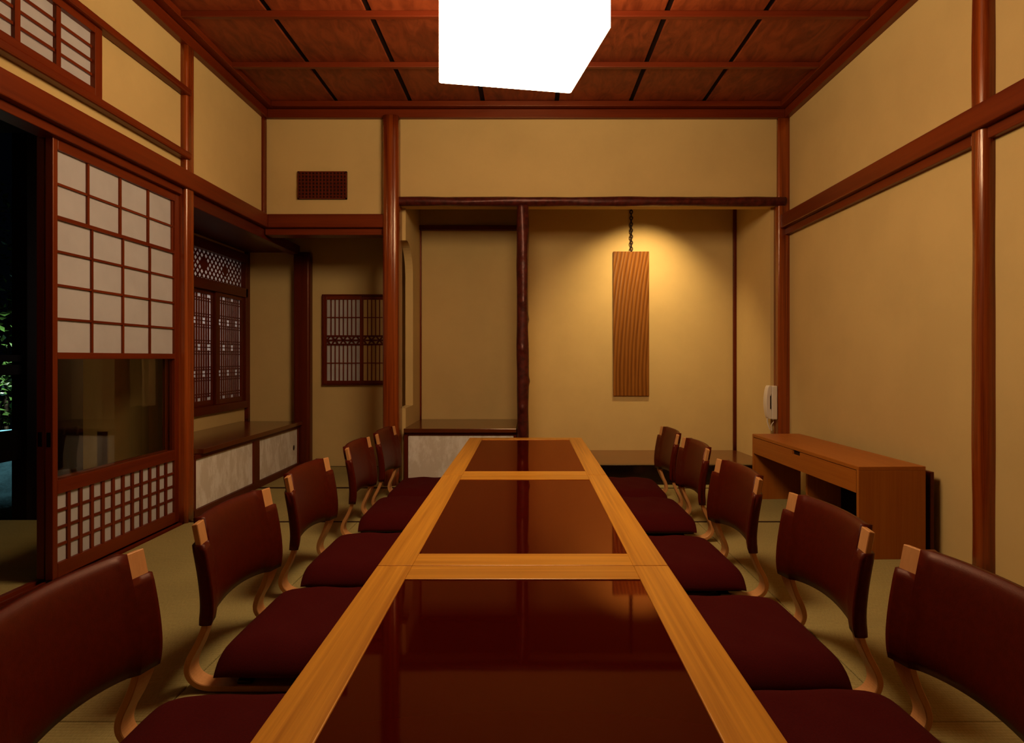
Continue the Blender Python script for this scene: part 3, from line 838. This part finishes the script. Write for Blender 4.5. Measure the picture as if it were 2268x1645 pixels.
def back_mesh():
    hw = CW / 2
    edge = hw - .056                       # inner edge of the corner notch
    ys = [-hw - .005, -hw - .004, -hw, -hw + .010, -hw + .030, -edge - .0005, -edge] + [-edge + 2 * edge * k / 18 for k in range(1, 18)] + [edge, edge + .0005, hw - .030, hw - .010, hw, hw + .004, hw + .005]
    g = G(); N = 12
    rings = []
    for y in ys:
        ay = abs(y)
        notch = ay > edge + .0002
        top = .406 if notch else .466
        q = min(1.0, ay / (edge - .004))
        bot = .186 + .016 * (1 - q ** 2)
        t = .0185 if ay > edge - .006 else .0150
        if ay > hw: t *= max(.15, 1 - ((ay - hw) / .0052) ** 2) ** .5
        fr, bk = [], []
        for k in range(N + 1):
            f = k / N; h = bot + (top - bot) * f
            u = u_at(min(max(h, .192), .461)) + bow_at(min(ay, hw), h)
            tt = t * ((.92 if k in (0, N) else 1) if ay > edge - .006 else (.45 if k in (0, N) else .85 if k in (1, N - 1) else 1))
            fr.append((u - tt, y, h)); bk.append((u + tt, y, h))
        rings.append(fr + list(reversed(bk)))
    return g.loft(rings).mesh('leather_back', smooth=True)
def cushion_mesh():
    g = G(); n, m = 30, 30
    x0, x1, y0, y1 = -.478, -.020, -.284, .284
    cx, cy_, a, b = (x0 + x1) / 2, (y0 + y1) / 2, (x1 - x0) / 2, (y1 - y0) / 2
    def pt(i, j, s):
        p = math.sin((-1 + 2 * i / n) * PI / 2); q = math.sin((-1 + 2 * j / m) * PI / 2)
        f = max(0.0, (1 - abs(p) ** 6)) * max(0.0, (1 - abs(q) ** 6))
        th = .034 * f ** .5
        r = 1 - .045 * (min(abs(p), abs(q)) ** 5)
        dent = .006 * math.sin(9 * p + 2 * q) * math.sin(7 * q) * f
        droop = .034 * max(0.0, (abs(q) - .62) / .38) ** 2 + .010 * max(0.0, (abs(p) - .7) / .3) ** 2
        return (cx + a * p * r, cy_ + b * q * r, .098 + s * th - droop + (dent * .5 if s > 0 else 0))
    top = [[pt(i, j, 1) for j in range(m + 1)] for i in range(n + 1)]
    bot = [[pt(i, j, -.80) for j in range(m + 1)] for i in range(n + 1)]
    for grid in (top, bot):
        bse = len(g.v)
        for r in grid: g.v += r
        for i in range(n):
            for j in range(m):
                g.f.append((bse + i * (m + 1) + j, bse + (i + 1) * (m + 1) + j, bse + (i + 1) * (m + 1) + j + 1, bse + i * (m + 1) + j + 1))
    me = bpy.data.meshes.new('seat_cushion'); me.from_pydata(g.v, [], g.f)
    bm = bmesh.new(); bm.from_mesh(me); bmesh.ops.remove_doubles(bm, verts=bm.verts, dist=.0006); bmesh.ops.recalc_face_normals(bm, faces=bm.faces)
    bm.to_mesh(me); bm.free()
    for p in me.polygons: p.use_smooth = True
    return me
CH = {'l': strip_mesh(-(CW / 2 - .0275)), 'r': strip_mesh(CW / 2 - .0275), 'back': back_mesh(), 'cush': cushion_mesh(),
      'board': box(-.455, -.030, -.225, .225, .034, .070).mesh('seat_board', .006, 2),
      'cross': box(-.36, -.32, -.24, .24, .020, .034).mesh('crossbar', .003, 1),
      'cross2': box(-.12, -.08, -.24, .24, .020, .034).mesh('crossbar', .003, 1)}
def chair(label, x, y, left, yaw=0.0):
    c = thing('low_chair', label, 'chair', (x, y, 0.0), (PI if left else 0) + math.radians(yaw), 'low chairs along the tables')
    obj('bentwood_post', CH['l'], beech(2), c); obj('bentwood_post', CH['r'], beech(2), c)
    obj('leather_back', CH['back'], leather, c)
    cu = obj('seat_cushion', CH['cush'], cushion_m, c)
    obj('seat_board', CH['board'], black, c)
    obj('crossbar', CH['cross'], black, c); obj('crossbar', CH['cross2'], black, c)
    return c
OR = ['nearest', 'second', 'third', 'fourth', 'fifth']
right_pos = [(.905, 1.305, 2), (.868, 1.905, 1), (.838, 2.620, 1.5), (.868, 3.395, 0), (.862, 3.985, -1)]
left_pos = [(-.890, 1.272, 1), (-.880, 1.980, 0), (-.888, 2.660, 0), (-.880, 3.415, 1.5), (-.862, 3.995, 0)]
for i, (x, y, a) in enumerate(right_pos):
    chair('%s low leather-backed chair from the camera on the oak desk side' % OR[i], x, y, False, a)
for i, (x, y, a) in enumerate(left_pos):
    chair('%s low leather-backed chair from the camera on the paper screen side' % OR[i], x, y, True, a)

# ------------------------------------------------------------------ corridor and garden beyond the open screen
tag(obj('floor_corridor', box(-3.0, XL - .12, -.5, 3.60, -.06, -.004), tatami_y), 'matted corridor floor beyond the screens', 'floor', kind='structure')
tag(obj('ceiling_corridor', box(-3.1, XL - .07, -.5, 3.60, 2.2, 2.24), outer_wood), 'dark corridor soffit', 'ceiling', kind='structure')
tag(obj('trim_outer_post', box(-3.02, -2.93, 3.70, 3.83, -.3, 2.25).mesh('p', .004), outer_wood), 'black corridor post in front of the night garden', 'pillar', kind='structure')
for z0, z1, lb in ((.897, .937, 'upper thin railing bar before the night garden'), (.820, .880, 'lower thick railing bar before the night garden'), (.33, .50, 'dark kick board of the corridor railing')):
    TRIM[0] += 1
    tag(obj('trim_%d' % TRIM[0], box(-3.0, -2.95, 1.2, 3.70, z0, z1).mesh('r', .003), outer_wood), lb, 'railing', kind='structure')
tag(obj('wall_shutter_box', box(-3.02, -2.97, 3.83, 5.5, -.4, 2.25), outer_wood), 'black boarded shutter box outside the corridor', 'wall', kind='structure')
tag(obj('ground', box(-9, -3.05, 0, 11, -.45, -.40), earth), 'dark garden soil outside', 'ground', kind='structure')
bush = thing('garden_bush', 'leafy shrub catching light in the night garden', 'shrub', (-4.45, 5.35, -.4))
rs = random.Random(11)
LG = G()
for k in range(2600):
    th, phi = rs.random() * 2 * PI, math.acos(1 - 2 * rs.random())
    rr = .55 + .45 * rs.random() ** .5
    hgt = rs.choice([(1.45, .42, .62), (2.25, .55, .75), (1.05, .28, .5)])
    c = Vector((hgt[2] * rr * math.sin(phi) * math.cos(th), hgt[2] * rr * math.sin(phi) * math.sin(th), hgt[0] + hgt[1] * rr * math.cos(phi)))
    d = Vector((rs.gauss(0, 1), rs.gauss(0, 1), rs.gauss(-.1, .6))).normalized(); nrm = Vector((rs.gauss(0, .6), rs.gauss(0, .6), 1))
    s = d.cross(nrm).normalized(); L = .045 + .04 * rs.random(); W = L * .26
    up = s.cross(d)
    b = len(LG.v)
    LG.v += [tuple(c), tuple(c + d * L * .5 + s * W - up * .008), tuple(c + d * L), tuple(c + d * L * .5 - s * W - up * .008), tuple(c + d * L * .5 + up * .002)]
    LG.f += [(b, b + 1, b + 4), (b + 1, b + 2, b + 4), (b + 2, b + 3, b + 4), (b + 3, b, b + 4)]
lm = bpy.data.meshes.new('foliage'); lm.from_pydata(LG.v, [], LG.f)
fo = obj('foliage', lm, leaf_m, bush); fo['kind'] = 'stuff'
for k in range(6):
    a = k * 1.05
    obj('stem', G().tube([(.05 * math.cos(a), .05 * math.sin(a), 0), (.18 * math.cos(a), .18 * math.sin(a), .9), (.35 * math.cos(a), .35 * math.sin(a), 1.9)], [.03, .02, .008], 6), stem_m, bush)
bs = thing('glint_basin', 'made-up basin coloured blue for watery reflections in the night garden', 'basin', (-3.98, 4.87, -.4))  # invented basin, its blue stands in for reflections off water
pr = [(0, .0), (.16, 0), (.18, .30), (.24, .62), (.25, .74), (.20, .75), (.17, .64), (0, .62)]
rings = [[(r * math.cos(2 * PI * k / 20), r * math.sin(2 * PI * k / 20), z) for k in range(20)] for r, z in pr[1:-1]]
obj('bowl', G().loft(rings).mesh('bowl', smooth=True), blue_glint_m, bs)

cl = thing('added_corridor_light', 'small added light brightening the corridor from out of view', 'lamp', (-2.45, 1.1, 2.2))  # lamp added out of view to brighten the corridor
obj('shade', G().tube([(0, 0, 0), (0, 0, -.05), (0, 0, -.055)], [.06, .07, .05], 16), make_emit('corridor_fill_glow', (1.0, .70, .36), 14.0), cl)
